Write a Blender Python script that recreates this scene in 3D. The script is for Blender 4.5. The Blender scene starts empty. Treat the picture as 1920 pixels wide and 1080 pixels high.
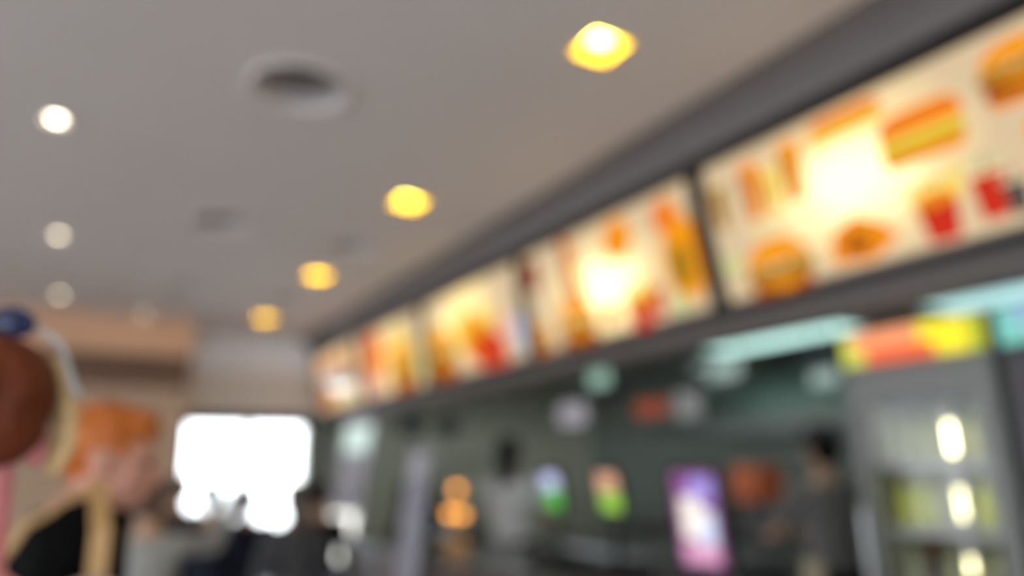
import bpy, bmesh, math, random
from mathutils import Vector, Matrix, noise
random.seed(7)
S = bpy.context.scene
COL = S.collection
PI = math.pi

# ------------------------------------------------------------------ materials
MATS = {}
def mat(name, col, rough=.6, metal=0., var=.08, scale=6., emit=None, es=0., bump=0., spec=.4):
    if name in MATS: return MATS[name]
    m = bpy.data.materials.new(name); m.use_nodes = True
    nt = m.node_tree; b = nt.nodes['Principled BSDF']
    b.inputs['Roughness'].default_value = rough
    b.inputs['Metallic'].default_value = metal
    b.inputs['Specular IOR Level'].default_value = spec
    tc = nt.nodes.new('ShaderNodeTexCoord'); nz = nt.nodes.new('ShaderNodeTexNoise')
    nz.inputs['Scale'].default_value = scale; nz.inputs['Detail'].default_value = 4
    nt.links.new(tc.outputs['Object'], nz.inputs['Vector'])
    mx = nt.nodes.new('ShaderNodeMix'); mx.data_type = 'RGBA'
    lo = [max(0, c*(1-var)) for c in col]; hi = [min(1, c*(1+var)) for c in col]
    mx.inputs[6].default_value = (*lo, 1); mx.inputs[7].default_value = (*hi, 1)
    nt.links.new(nz.outputs['Fac'], mx.inputs[0])
    nt.links.new(mx.outputs[2], b.inputs['Base Color'])
    if bump:
        bp = nt.nodes.new('ShaderNodeBump'); bp.inputs['Strength'].default_value = bump; bp.inputs['Distance'].default_value = .01
        nt.links.new(nz.outputs['Fac'], bp.inputs['Height']); nt.links.new(bp.outputs['Normal'], b.inputs['Normal'])
    if emit:
        b.inputs['Emission Color'].default_value = (*emit, 1); b.inputs['Emission Strength'].default_value = es
    MATS[name] = m; return m

def lit(name, col, s=1.):
    """something that gives off light: lamp, screen, back-lit print"""
    if name in MATS: return MATS[name]
    m = bpy.data.materials.new(name); m.use_nodes = True
    nt = m.node_tree; nt.nodes.clear()
    o = nt.nodes.new('ShaderNodeOutputMaterial'); e = nt.nodes.new('ShaderNodeEmission')
    e.inputs[0].default_value = (*col, 1); e.inputs[1].default_value = s
    nt.links.new(e.outputs[0], o.inputs[0]); MATS[name] = m; return m

def hot_spot(name, edge, core, ry, rz, cy=0., cz=0.):
    """back-lit menu print: cream paper with a pale yellow burst, uneven backlight put into the colour"""
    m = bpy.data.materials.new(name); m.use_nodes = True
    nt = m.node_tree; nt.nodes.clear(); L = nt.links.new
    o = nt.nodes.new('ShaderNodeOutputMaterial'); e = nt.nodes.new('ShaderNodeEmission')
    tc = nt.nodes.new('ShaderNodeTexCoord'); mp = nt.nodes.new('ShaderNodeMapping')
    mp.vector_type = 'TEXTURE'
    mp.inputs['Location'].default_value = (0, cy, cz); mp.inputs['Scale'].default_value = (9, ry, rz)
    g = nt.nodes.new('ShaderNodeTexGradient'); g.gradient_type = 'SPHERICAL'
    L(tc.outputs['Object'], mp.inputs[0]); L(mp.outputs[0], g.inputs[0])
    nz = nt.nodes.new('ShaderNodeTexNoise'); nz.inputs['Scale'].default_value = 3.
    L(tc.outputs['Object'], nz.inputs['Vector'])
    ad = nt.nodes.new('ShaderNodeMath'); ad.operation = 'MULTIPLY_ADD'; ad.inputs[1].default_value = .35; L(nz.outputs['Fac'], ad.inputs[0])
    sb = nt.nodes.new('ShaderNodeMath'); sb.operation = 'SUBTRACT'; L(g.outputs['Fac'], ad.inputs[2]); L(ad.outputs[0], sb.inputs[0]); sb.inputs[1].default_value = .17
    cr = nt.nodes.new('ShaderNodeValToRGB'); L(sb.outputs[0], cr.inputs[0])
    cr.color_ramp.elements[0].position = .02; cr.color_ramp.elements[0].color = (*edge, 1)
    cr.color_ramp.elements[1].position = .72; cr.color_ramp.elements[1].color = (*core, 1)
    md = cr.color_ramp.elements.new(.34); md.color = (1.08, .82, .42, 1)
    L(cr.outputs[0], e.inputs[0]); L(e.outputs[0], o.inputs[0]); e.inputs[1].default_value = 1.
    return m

def glass(name, tint=(1, 1, 1), gl=.08):
    if name in MATS: return MATS[name]
    m = bpy.data.materials.new(name); m.use_nodes = True
    nt = m.node_tree; nt.nodes.clear(); L = nt.links.new
    o = nt.nodes.new('ShaderNodeOutputMaterial'); t = nt.nodes.new('ShaderNodeBsdfTransparent'); g = nt.nodes.new('ShaderNodeBsdfGlossy')
    g.inputs['Roughness'].default_value = .03; t.inputs[0].default_value = (*tint, 1)
    f = nt.nodes.new('ShaderNodeFresnel'); f.inputs[0].default_value = 1.3
    mx = nt.nodes.new('ShaderNodeMixShader'); L(f.outputs[0], mx.inputs[0]); L(t.outputs[0], mx.inputs[1]); L(g.outputs[0], mx.inputs[2])
    L(mx.outputs[0], o.inputs[0]); MATS[name] = m; return m

def tiles(name, c1, c2, mortar, scale, rough=.35):
    m = bpy.data.materials.new(name); m.use_nodes = True
    nt = m.node_tree; b = nt.nodes['Principled BSDF']; L = nt.links.new
    tc = nt.nodes.new('ShaderNodeTexCoord'); br = nt.nodes.new('ShaderNodeTexBrick')
    br.offset = 0; br.inputs['Scale'].default_value = scale; br.inputs['Brick Width'].default_value = .5; br.inputs['Row Height'].default_value = .5
    br.inputs['Mortar Size'].default_value = .008
    br.inputs['Color1'].default_value = (*c1, 1); br.inputs['Color2'].default_value = (*c2, 1); br.inputs['Mortar'].default_value = (*mortar, 1)
    L(tc.outputs['Object'], br.inputs['Vector']); L(br.outputs['Color'], b.inputs['Base Color']); b.inputs['Roughness'].default_value = rough
    return m

# ------------------------------------------------------------------ mesh helpers
def BM(): return bmesh.new()
def face(bm, vs, mi=0):
    try: f = bm.faces.new(vs)
    except ValueError: return None
    f.material_index = mi; return f
def box(bm, x0, x1, y0, y1, z0, z1, mi=0):
    v = [bm.verts.new((x, y, z)) for x in (x0, x1) for y in (y0, y1) for z in (z0, z1)]
    for q in ((0,1,3,2),(4,6,7,5),(0,4,5,1),(2,3,7,6),(0,2,6,4),(1,5,7,3)): face(bm, [v[i] for i in q], mi)
def tbox(bm, M, sx, sy, sz, mi=0):
    v = [bm.verts.new(M @ Vector((x*sx/2, y*sy/2, z*sz/2))) for x in (-1,1) for y in (-1,1) for z in (-1,1)]
    for q in ((0,1,3,2),(4,6,7,5),(0,4,5,1),(2,3,7,6),(0,2,6,4),(1,5,7,3)): face(bm, [v[i] for i in q], mi)
def frame_of(d):
    d = d.normalized(); a = Vector((0,0,1)) if abs(d.z) < .9 else Vector((1,0,0))
    u = d.cross(a).normalized(); return u, d.cross(u).normalized()
def tube(bm, pts, rads, n=12, mi=0, caps=True):
    pts = [Vector(p) for p in pts]
    if not hasattr(rads, '__len__'): rads = [rads]*len(pts)
    rings = []; u = None
    for i, p in enumerate(pts):
        d = (pts[min(i+1, len(pts)-1)] - pts[max(i-1, 0)])
        if u is None: u, w = frame_of(d)
        else:
            dn = d.normalized(); u = (u - dn*u.dot(dn)).normalized(); w = dn.cross(u)
        rings.append([bm.verts.new(p + (u*math.cos(2*PI*k/n) + w*math.sin(2*PI*k/n))*rads[i]) for k in range(n)])
    for a, b in zip(rings, rings[1:]):
        for k in range(n): face(bm, (a[k], a[(k+1)%n], b[(k+1)%n], b[k]), mi)
    if caps: face(bm, rings[0][::-1], mi); face(bm, rings[-1], mi)
def lathe(bm, prof, n=24, c=(0,0,0), mi=0, mis=None):
    rings = []
    for r, z in prof:
        if r < 1e-6: rings.append([bm.verts.new((c[0], c[1], c[2]+z))])
        else: rings.append([bm.verts.new((c[0]+r*math.cos(2*PI*k/n), c[1]+r*math.sin(2*PI*k/n), c[2]+z)) for k in range(n)])
    for i, (a, b) in enumerate(zip(rings, rings[1:])):
        m_ = mis[i] if mis else mi
        for k in range(n):
            if len(a) == 1 and len(b) == 1: break
            if len(a) == 1: face(bm, (a[0], b[k], b[(k+1)%n]), m_)
            elif len(b) == 1: face(bm, (a[k], a[(k+1)%n], b[0]), m_)
            else: face(bm, (a[k], a[(k+1)%n], b[(k+1)%n], b[k]), m_)
def ell(bm, c, r, M=None, n=16, mi=0):
    """ellipsoid"""
    M = M or Matrix.Identity(4); c = Vector(c); rings = []
    for i in range(n//2+1):
        th = PI*i/(n//2)
        if i in (0, n//2): rings.append([bm.verts.new(M @ (c + Vector((0, 0, r[2]*math.cos(th)))))])
        else: rings.append([bm.verts.new(M @ (c + Vector((r[0]*math.sin(th)*math.cos(2*PI*k/n), r[1]*math.sin(th)*math.sin(2*PI*k/n), r[2]*math.cos(th))))) for k in range(n)])
    for a, b in zip(rings, rings[1:]):
        for k in range(n):
            if len(a) == 1: face(bm, (a[0], b[k], b[(k+1)%n]), mi)
            elif len(b) == 1: face(bm, (a[k], b[0], a[(k+1)%n]), mi)
            else: face(bm, (a[k], b[k], b[(k+1)%n], a[(k+1)%n]), mi)
def cap(bm, a, b, ra, rb, M=None, n=12):
    """tapered capsule from a to b"""
    M = M or Matrix.Identity(4); a, b = M @ Vector(a), M @ Vector(b); d = (b-a); 
    if d.length < 1e-6: return
    dn = d.normalized(); pts = []; rr = []
    for k in range(4): t = PI/2*k/4; pts.append(a - dn*ra*math.cos(t)); rr.append(max(ra*math.sin(t), .0008))
    pts.append(a); rr.append(ra); pts.append(b); rr.append(rb)
    for k in range(1, 5): t = PI/2*k/4; pts.append(b + dn*rb*math.sin(t)); rr.append(max(rb*math.cos(t), .0008))
    u, w = frame_of(d); rings = [[bm.verts.new(p + (u*math.cos(2*PI*k/n)+w*math.sin(2*PI*k/n))*r) for k in range(n)] for p, r in zip(pts, rr)]
    for x, y in zip(rings, rings[1:]):
        for k in range(n): face(bm, (x[k], x[(k+1)%n], y[(k+1)%n], y[k]))
    face(bm, rings[0][::-1]); face(bm, rings[-1])
def loft(bm, secs, M=None, n=20):
    """closed stack of ellipses (cx,cy,z,rx,ry)"""
    M = M or Matrix.Identity(4); rings = []
    for cx, cy, z, rx, ry in secs: rings.append([bm.verts.new(M @ Vector((cx+rx*math.cos(2*PI*k/n), cy+ry*math.sin(2*PI*k/n), z))) for k in range(n)])
    for x, y in zip(rings, rings[1:]):
        for k in range(n): face(bm, (x[k], x[(k+1)%n], y[(k+1)%n], y[k]))
    face(bm, rings[0][::-1]); face(bm, rings[-1])

def obj(name, bm, ms, parent=None, smooth=False, bevel=0):
    if bevel:
        bmesh.ops.bevel(bm, geom=list(bm.edges), offset=bevel, segments=2, affect='EDGES', profile=.5)
    bmesh.ops.recalc_face_normals(bm, faces=bm.faces)
    me = bpy.data.meshes.new(name); bm.to_mesh(me); bm.free()
    for m in (ms if isinstance(ms, (list, tuple)) else [ms]): me.materials.append(m)
    if smooth:
        for p in me.polygons: p.use_smooth = True
    o = bpy.data.objects.new(name, me); COL.objects.link(o)
    if parent is not None: o.parent = parent
    return o
def remeshed(name, bm, m, parent, voxel, smooth=4, disp=0, dscale=20):
    me = bpy.data.meshes.new('tmp'); bmesh.ops.recalc_face_normals(bm, faces=bm.faces); bm.to_mesh(me); bm.free()
    t = bpy.data.objects.new('tmp', me); COL.objects.link(t)
    r = t.modifiers.new('r', 'REMESH'); r.mode = 'VOXEL'; r.voxel_size = voxel
    s = t.modifiers.new('s', 'SMOOTH'); s.iterations = smooth; s.factor = .5
    dg = bpy.context.evaluated_depsgraph_get(); ev = t.evaluated_get(dg)
    me2 = bpy.data.meshes.new_from_object(ev, depsgraph=dg)
    bpy.data.objects.remove(t); bpy.data.meshes.remove(me)
    if disp:
        for v in me2.vertices:
            v.co += v.normal*disp*noise.noise(v.co*dscale) + v.normal*disp*.5*noise.noise(Vector((v.co.x*60, v.co.y*60, v.co.z*14)))
    me2.name = name; me2.materials.clear(); me2.materials.append(m)
    for p in me2.polygons: p.use_smooth = True
    o = bpy.data.objects.new(name, me2); COL.objects.link(o); o.parent = parent
    return o
def thing(name, label, cat, loc=(0,0,0), rz=0., group=None):
    o = bpy.data.objects.new(name, None); COL.objects.link(o); o.empty_display_size = .1
    o.location = loc; o.rotation_euler = (0, 0, rz); o['label'] = label; o['category'] = cat
    if group: o['group'] = group
    return o
def tag(o, label, cat, group=None):
    o['label'] = label; o['category'] = cat
    if group: o['group'] = group
    return o
def struct(name, bm, m, smooth=False):
    o = obj(name, bm, m, None, smooth); o['kind'] = 'structure'; return o
def copy_tree(o, parent=None, loc=None, rz=None, label=None, group=None):
    c = o.copy(); COL.objects.link(c)
    if parent is not None: c.parent = parent
    if loc is not None: c.location = loc
    if rz is not None: c.rotation_euler = (0, 0, rz)
    if label: c['label'] = label
    if group: c['group'] = group
    for ch in list(o.children): copy_tree(ch, c)
    return c

# ------------------------------------------------------------------ palette
m_ceil = mat('ceiling paint', (.67, .61, .575), .8, var=.03, scale=1.5)
m_cove = mat('dark grey cove paint', (.158, .138, .131), .7, var=.05, scale=2)
m_black = mat('black metal', (.018, .016, .016), .6, spec=.2)
m_band = mat('dark brown grey fascia', (.085, .072, .068), .5)
m_tan = mat('tan wall', (.46, .32, .225), .8, var=.06)
m_peach_lit = mat('lit peach wood fascia', (.72, .42, .255), .6, var=.12, scale=3)  # wood tone lightened as if lit, the light is in the colour
m_brown = mat('dark brown wood', (.15, .08, .048), .6, var=.2, scale=4)
m_palegrey = mat('pale grey wall', (.84, .85, .88), .8, var=.04)
m_beige = mat('beige wall', (.66, .61, .57), .8, var=.04)
m_kgreen = mat('pale green kitchen wall', (.62, .62, .50), .7, var=.05)
m_kdark = mat('dark kitchen wall', (.27, .30, .27), .6, var=.1)
m_kceil = mat('kitchen ceiling', (.40, .40, .36), .8)
m_steel = mat('brushed steel', (.42, .42, .42), .35, metal=.9, var=.1, scale=12)
m_dsteel = mat('dark steel', (.12, .125, .13), .4, metal=.6, var=.15)
m_grey = mat('grey plastic', (.24, .24, .235), .5)
m_lgrey = mat('light grey plastic', (.45, .45, .44), .5)
m_white = mat('white enamel', (.8, .8, .78), .4, var=.02)
m_gold = mat('gold reflector', (.98, .72, .012), .5, var=.02)
m_counter = mat('dark counter stone', (.07, .07, .072), .3, var=.3, scale=30)
m_cfront = mat('dark red brown counter front', (.10, .055, .045), .5, var=.15)
m_glass = glass('clear glass')

# ------------------------------------------------------------------ the room
XL, XR, YB, YF, ZC = -5.0, 2.1, -3.5, 7.75, 3.0
KX0, KX1, KYF, KZ = 2.5, 6.7, 9.0, 2.7
YR = 8.3                                                    # far wall of the recess by the glass doors
LX, LW = 1.51, .15                                          # square warm downlights
LAMPS = [(LX, y) for y in (-1.70, .08, 1.86, 3.645, 5.43, 7.21)]
SPOTS = [(-.2, y) for y in (-.1, 1.67, 3.44, 5.22, 7.0)] + [(.47, 7.5)]  # last one is added in place of a reflection on the far wall
VENTS = [(.64, .9), (.64, 2.68), (.645, 4.48), (.68, 6.28), (1.49, 4.58), (1.49, 6.24)]
RS, RV = .05, .180

b = BM(); edges = []
def loop(pts):
    vs = [b.verts.new((x, y, ZC)) for x, y in pts]
    for i in range(len(vs)): edges.append(b.edges.new((vs[i], vs[(i+1) % len(vs)])))
loop([(XL, YB), (XR, YB), (XR, YR), (XL, YR)])
for x, y in LAMPS: h = LW/2; loop([(x-h, y-h), (x+h, y-h), (x+h, y+h), (x-h, y+h)])
for x, y in SPOTS: loop([(x+RS*math.cos(2*PI*k/24), y+RS*math.sin(2*PI*k/24)) for k in range(24)])
for x, y in VENTS: loop([(x+RV*math.cos(2*PI*k/32), y+RV*math.sin(2*PI*k/32)) for k in range(32)])
bmesh.ops.triangle_fill(b, use_beauty=True, edges=edges)
struct('ceiling', b, m_ceil)
b = BM(); box(b, XL, KX1, YB, KYF, ZC+.25, ZC+.35); struct('roof_slab', b, m_ceil)

b = BM(); box(b, XL, KX1, YB, KYF+.2, -.1, 0)
struct('floor', b, tiles('floor tiles', (.50, .47, .44), (.44, .42, .40), (.25, .24, .23), 1.2, .3))

# cove from the ceiling down to the top of the menu boards, darker grey than the ceiling
b = BM(); n = 14; ring = []
for k in range(n+1):
    a = PI/2*k/n
    ring.append((2.10 + .175*math.sin(a)**1.15, ZC - .175*(1-math.cos(a))))
ring += [(2.285, 2.80), (2.50, 2.80), (2.50, 3.25), (2.10, 3.25)]
va = [b.verts.new((x, YB, z)) for x, z in ring]; vb = [b.verts.new((x, YR, z)) for x, z in ring]
for i in range(len(ring)-1): face(b, (va[i], va[i+1], vb[i+1], vb[i]))
struct('trim_1', b, m_cove, True)
# fascia below the menu boards and the bulkhead behind them
b = BM(); box(b, 2.40, 2.52, YB, YR, 2.045, 2.145); struct('trim_2', b, m_band)
b = BM(); box(b, 2.46, 2.52, YB, YR, 2.145, 2.80); struct('wall_bulkhead', b, m_cove)
b = BM(); box(b, 2.405, 2.45, YR-.06, YR, 0, 2.045); struct('trim_3', b, m_band)

# far wall: tan part, fascia coloured lighter as if lit, dark brown band, then a recess with the glass doors
b = BM(); box(b, XL, .95, YF, YF+.12, 0, 2.34); struct('wall_far', b, m_tan)
b = BM(); box(b, XL, .95, YF+.02, YF+.12, 2.34, 2.66); struct('trim_4', b, m_brown)
b = BM(); box(b, XL, .95, YF-.05, YF+.12, 2.66, 3.0); struct('trim_5', b, m_peach_lit)
b = BM(); box(b, .88, .95, YF+.12, YR, 0, 3.0); struct('wall_return', b, m_beige)
b = BM(); box(b, .95, 2.52, YR, YR+.12, 2.15, 2.62); struct('wall_recess', b, m_beige)
b = BM(); box(b, .95, 2.52, YR-.01, YR+.12, 2.62, 3.0); struct('wall_recess_top', b, m_palegrey)
b = BM(); box(b, .95, 2.42, YR-.04, YR+.12, 2.09, 2.15); struct('trim_6', b, m_black)
b = BM(); box(b, 2.31, 2.52, YR, YR+.12, 0, 2.09); struct('wall_recess_side', b, m_kdark)
def glazed(name, axis, at, a0, a1, z0, z1, nm, t=.06, mid=None):
    b = BM(); f = .05
    def bx(p0, p1, q0, q1):
        if axis == 'y': box(b, p0, p1, at, at+t, q0, q1)
        else: box(b, at, at+t, p0, p1, q0, q1)
    bx(a0, a1, z0, z0+f); bx(a0, a1, z1-f, z1)
    for k in range(nm+1):
        c = a0 + (a1-a0-f)*k/nm; bx(c, c+f, z0+f, z1-f)
    w = struct(name, b, m_black)
    b = BM()
    if axis == 'y': box(b, a0+f, a1-f, at+t/2-.004, at+t/2+.004, z0+f, z1-f)
    else: box(b, at+t/2-.004, at+t/2+.004, a0+f, a1-f, z0+f, z1-f)
    g = obj('window_pane', b, m_glass, w); g['kind'] = 'structure'
    return w
w = glazed('door_1', 'y', YR+.02, .99, 2.31, 0.02, 2.09, 2)
b = BM(); 
for x in (1.58, 1.72): tube(b, [(x, YR+.02, .9), (x, YR-.05, .9), (x, YR-.05, 1.3), (x, YR+.02, 1.3)], .014)
obj('door_handle', b, m_steel, w)['kind'] = 'structure'

# left wall, shop windows; wall behind the camera, unseen windows added for daylight
b = BM(); box(b, XL-.15, XL, YB, YF+.12, 0, .5); box(b, XL-.15, XL, YB, YF+.12, 2.7, 3.0)
for y in (YB, 2.0, YF-.2): box(b, XL-.15, XL, y, y+.3, .5, 2.7)
struct('wall_left', b, m_beige)
glazed('window_1', 'x', XL-.12, YB+.3, 2.0, .5, 2.7, 3); glazed('window_2', 'x', XL-.12, 2.3, YF-.2, .5, 2.7, 3)
b = BM(); box(b, XL, KX1, YB-.15, YB, 0, .5); box(b, XL, KX1, YB-.15, YB, 2.7, 3.2); box(b, XL, XL+.3, YB-.15, YB, .5, 2.7); box(b, 2.0, KX1, YB-.15, YB, .5, 2.7)
struct('wall_back', b, m_beige)
glazed('window_added', 'y', YB-.12, XL+.3, 2.0, .5, 2.7, 4)

# kitchen shell
b = BM(); box(b, KX0, KX1, YB, KYF, KZ, KZ+.1); struct('ceiling_kitchen', b, m_kceil)
b = BM(); box(b, 2.42, KX1, KYF, KYF+.12, 0, KZ); struct('wall_kitchen_far', b, m_kgreen)
b = BM(); box(b, KX1, KX1+.12, YB, KYF, 0, KZ); struct('wall_kitchen_right', b, m_kdark)
b = BM(); box(b, 2.42, 2.52, YR+.12, KYF, 0, KZ); struct('wall_kitchen_side', b, m_kgreen)

# pavement outside the doors
b = BM(); box(b, -14, 14, KYF+.2, 26, -.14, -.05); box(b, -14, XL-.15, -14, KYF+.2, -.14, -.05); box(b, XL-.15, 14, -14, YB-.15, -.14, -.05)
struct('pavement_outside', b, mat('pale pavement', (.45, .45, .45), .8))

# ------------------------------------------------------------------ lamps and vents in the ceiling
m_lens = lit('warm lamp lens', (1., .78, .09), 36)
def downlight(x, y, label):
    t = thing('ceiling_downlight', label, 'ceiling light', (x, y, ZC), 0, 'square warm downlights in a row beside the menu boards')
    h = LW/2; b = BM()
    # square reflector box open at the bottom, tapering to the lens
    v0 = [b.verts.new((sx*h, sy*h, 0)) for sx, sy in ((-1,-1),(1,-1),(1,1),(-1,1))]
    v1 = [b.verts.new((sx*h*.76, sy*h*.76, .05)) for sx, sy in ((-1,-1),(1,-1),(1,1),(-1,1))]
    for i in range(4): face(b, (v0[i], v0[(i+1)%4], v1[(i+1)%4], v1[i]))
    obj('reflector', b, m_gold, t)
    b = BM(); box(b, -h*.76, h*.76, -h*.76, h*.76, .046, .054); obj('lens', b, m_lens, t)
    b = BM(); e = .012
    for q in ((-h-e, h+e, -h-e, -h), (-h-e, h+e, h, h+e), (-h-e, -h, -h, h), (h, h+e, -h, h)): box(b, *q, -.004, .003)
    obj('trim_ring', b, m_gold, t)
labs = ['square yellow ceiling downlight over the end of the counter behind the viewer', 'square yellow ceiling downlight directly above the viewer', 'largest square yellow-white downlight, closest to the big menu board',
        'second yellow downlight of the row, oval with a white core', 'third yellow downlight of the row, plain yellow', 'farthest and dimmest yellow downlight near the far wall']
for (x, y), l in zip(LAMPS, labs): downlight(x, y, l)

def spot(x, y, s, label):
    t = thing('ceiling_spotlight', label, 'ceiling light', (x, y, ZC), 0, 'small round white spotlights in the ceiling')
    b = BM(); lathe(b, [(RS+.018, 0), (RS+.018, -.006), (RS, -.008), (RS, 0)], 28); obj('trim_ring', b, m_lgrey, t, True)
    b = BM(); lathe(b, [(RS, 0), (RS*.92, .05), (0, .05)], 24); obj('baffle', b, m_grey, t, True)
    b = BM(); lathe(b, [(0, -.006), (.022, .0), (.03, .02), (.026, .045), (0, .048)], 20); obj('bulb', b, lit('spot bulb %.2f' % s, (1., .84, .62), s), t, True)
for (x, y), s, l in zip(SPOTS, (17, 17, 17, 12, 14, 8), ('small round white spotlight above and behind the viewer', 'small round white spotlight nearly overhead',
    'brightest small white spotlight, upper left of the ceiling', 'second small white spotlight on the left ceiling', 'third dim white spotlight above the near person', 'faint added spotlight for a reflection by the peach fascia')):
    spot(x, y, s, l)

def vent(x, y, label):
    t = thing('ceiling_vent', label, 'ceiling vent', (x, y, ZC), 0, 'round recessed air vents in the ceiling')
    b = BM(); lathe(b, [(RV+.03, 0), (RV+.028, -.008), (RV, -.010), (RV-.004, 0)], 36); obj('rim', b, m_ceil, t, True)
    b = BM(); lathe(b, [(RV, 0), (RV*.97, .16)], 36); obj('throat', b, m_ceil, t, True)
    b = BM(); lathe(b, [(RV*.97, .158), (RV*.6, .17), (0, .17)], 36); obj('grille', b, m_black, t, True)
for (x, y), l in zip(VENTS, ('round ceiling vent over the viewer', 'largest round ceiling vent, between white spotlight and near downlight', 'middle round ceiling vent of the left row', 'farthest faint round vent of the left row',
    'round ceiling vent beside the third yellow downlight', 'small far round vent beside the farthest yellow downlight')): vent(x, y, l)

# ------------------------------------------------------------------ back-lit menu boards
def prof(t): return 2.30 + .11*max(t, 0)**1.6, 2.815 - .652*t
def bp(Y, t, off=0.):
    x, z = prof(t); x2, z2 = prof(t+.01); d = Vector((x2-x, 0, z2-z)).normalized(); nrm = Vector((d.z, 0, -d.x))
    if nrm.x > 0: nrm = -nrm
    return Vector((x, Y, z)) + nrm*off
PC = {'or': (.92, .27, .012), 'am': (.96, .34, .010), 'ye': (1.0, .72, .08), 'gr': (.30, .36, .03), 'br': (.33, .075, .012), 'rd': (.62, .035, .015), 'dr': (.30, .02, .012),
      'ol': (.36, .20, .015), 'pk': (.95, .45, .35), 'cr': (1.0, .80, .45), 'dk': (.10, .08, .07), 'lb': (.55, .66, .85), 'lg': (.62, .66, .28), 'to': (.9, .16, .03)}
def pm(k): return lit('print ' + k, PC[k], 1.)
def arc(cx, cy, rx, ry, a0, a1, n=14): return [(cx+rx*math.cos(math.radians(a0+(a1-a0)*i/n)), cy+ry*math.sin(math.radians(a0+(a1-a0)*i/n))) for i in range(n+1)]
def rect(x0, x1, y0, y1): return [(x0, y0), (x1, y0), (x1, y1), (x0, y1)]
def wavy(w, y, h, n=9): return [(-w+2*w*i/n, y + (h if i % 2 else -h*.2)) for i in range(n+1)] + [(w, y-h), (-w, y-h)]
def P_burger(w=.17):
    return [('am', arc(0, .02*w/.17, w*.5, w*.34, 0, 180)), ('ol', wavy(w*.55, 0, w*.11)), ('rd', rect(-w*.46, w*.46, -w*.17, -w*.10)), ('br', arc(0, -w*.25, w*.5, w*.13, 0, 360)), ('am', [(-w*.4, -w*.12), (w*.42, -w*.12), (w*.1, -w*.26)]),
            ('br', [(-w*.48, -w*.30), (w*.48, -w*.30), (w*.42, -w*.40), (-w*.42, -w*.40)]), ('or', [(-w*.46, -w*.40), (w*.46, -w*.40), (w*.38, -w*.52), (-w*.38, -w*.52)])]
def P_fries(w=.10):
    s = [('ye', [(-w*.5+.2*w*i-.09*w, 0), (-w*.5+.2*w*i+.07*w, 0), (-w*.55+.24*w*i+.06*w, w*(.55+.12*((i*7)%3))), (-w*.55+.24*w*i-.08*w, w*(.55+.12*((i*7)%3)))]) for i in range(6)]
    return s + [('or', arc(0, .02*w, w*.5, w*.35, 0, 180)), ('rd', [(-w*.5, .1*w), (0, -.02*w), (w*.5, .1*w), (w*.36, -w*.85), (-w*.36, -w*.85)])]
def P_cup(w=.07, k='rd', k2='dk'):
    return [(k, [(-w*.5, w*.7), (w*.5, w*.7), (w*.36, -w*.7), (-w*.36, -w*.7)]), ('cr', rect(-w*.55, w*.55, w*.7, w*.82)), (k2, rect(.02*w, .12*w, w*.8, w*1.3))]
def P_sub(w=.30):
    e = lambda y, h, a, b_: [(w*.5*(1 if math.cos(q) > 0 else -1)*abs(math.cos(q))**.35, y+h*math.sin(q)) for q in [math.radians(a+(b_-a)*i/16) for i in range(17)]]
    return [('or', e(.015, w*.17, 0, 180)), ('to', wavy(w*.47, .016, .014, 13)), ('ye', rect(-w*.48, w*.48, -.030, .008)), ('gr', wavy(w*.49, -.02, .006, 15)), ('am', e(-.026, w*.10, 180, 360)), ('or', rect(-w*.44, w*.44, -.060, -.046))]
def P_nug(w=.13): return [('or', [(-w*.5, -w*.22), (-w*.38, w*.2), (0, w*.34), (w*.36, w*.14), (w*.52, -w*.1), (w*.1, -w*.3)]), ('br', [(-w*.3, -w*.12), (-w*.1, w*.1), (w*.2, 0), (0, -w*.18)]), ('am', [(0, w*.05), (w*.1, w*.2), (w*.3, w*.08), (w*.2, 0)])]
def P_drink(w=.07, k='or'): return [(k, [(-w*.5, w*1.1), (w*.5, w*1.1), (w*.34, -w*1.1), (-w*.34, -w*1.1)]), ('br', [(-w*.40, w*.7), (-w*.1, w*.7), (-w*.1, -w*.9), (-w*.28, -w*.9)]), ('cr', rect(-w*.52, w*.52, w*1.1, w*1.2))]
def P_patch(w, h, k, k2=None): return [(k, arc(0, 0, w*.5, h*.5, 0, 360, 18))] + ([(k2, arc(-w*.08, -h*.08, w*.28, h*.26, 0, 360, 14))] if k2 else [])
def picture(parent, y0, name, Y, t, shapes):
    b = BM(); ks = []; off = .004
    for k, poly in shapes:
        if k not in ks: ks.append(k)
        # subdivide the outline so it follows the curved face
        fr = [b.verts.new(bp(Y-u, t-v/.66, off) - Vector((0, y0, 0))) for u, v in poly]; bk = [b.verts.new(bp(Y-u, t-v/.66, off-.004) - Vector((0, y0, 0))) for u, v in poly]
        cy = sum(u for u, v in poly)/len(poly); cz = sum(v for u, v in poly)/len(poly)
        c = b.verts.new(bp(Y-cy, t-cz/.66, off+.0005) - Vector((0, y0, 0)))
        n = len(poly)
        for i in range(n):
            face(b, (fr[i], fr[(i+1)%n], c), ks.index(k)); face(b, (fr[i], bk[i], bk[(i+1)%n], fr[(i+1)%n]), ks.index(k))
        off += .0012
    return obj(name, b, [pm(k) for k in ks], parent)
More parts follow.
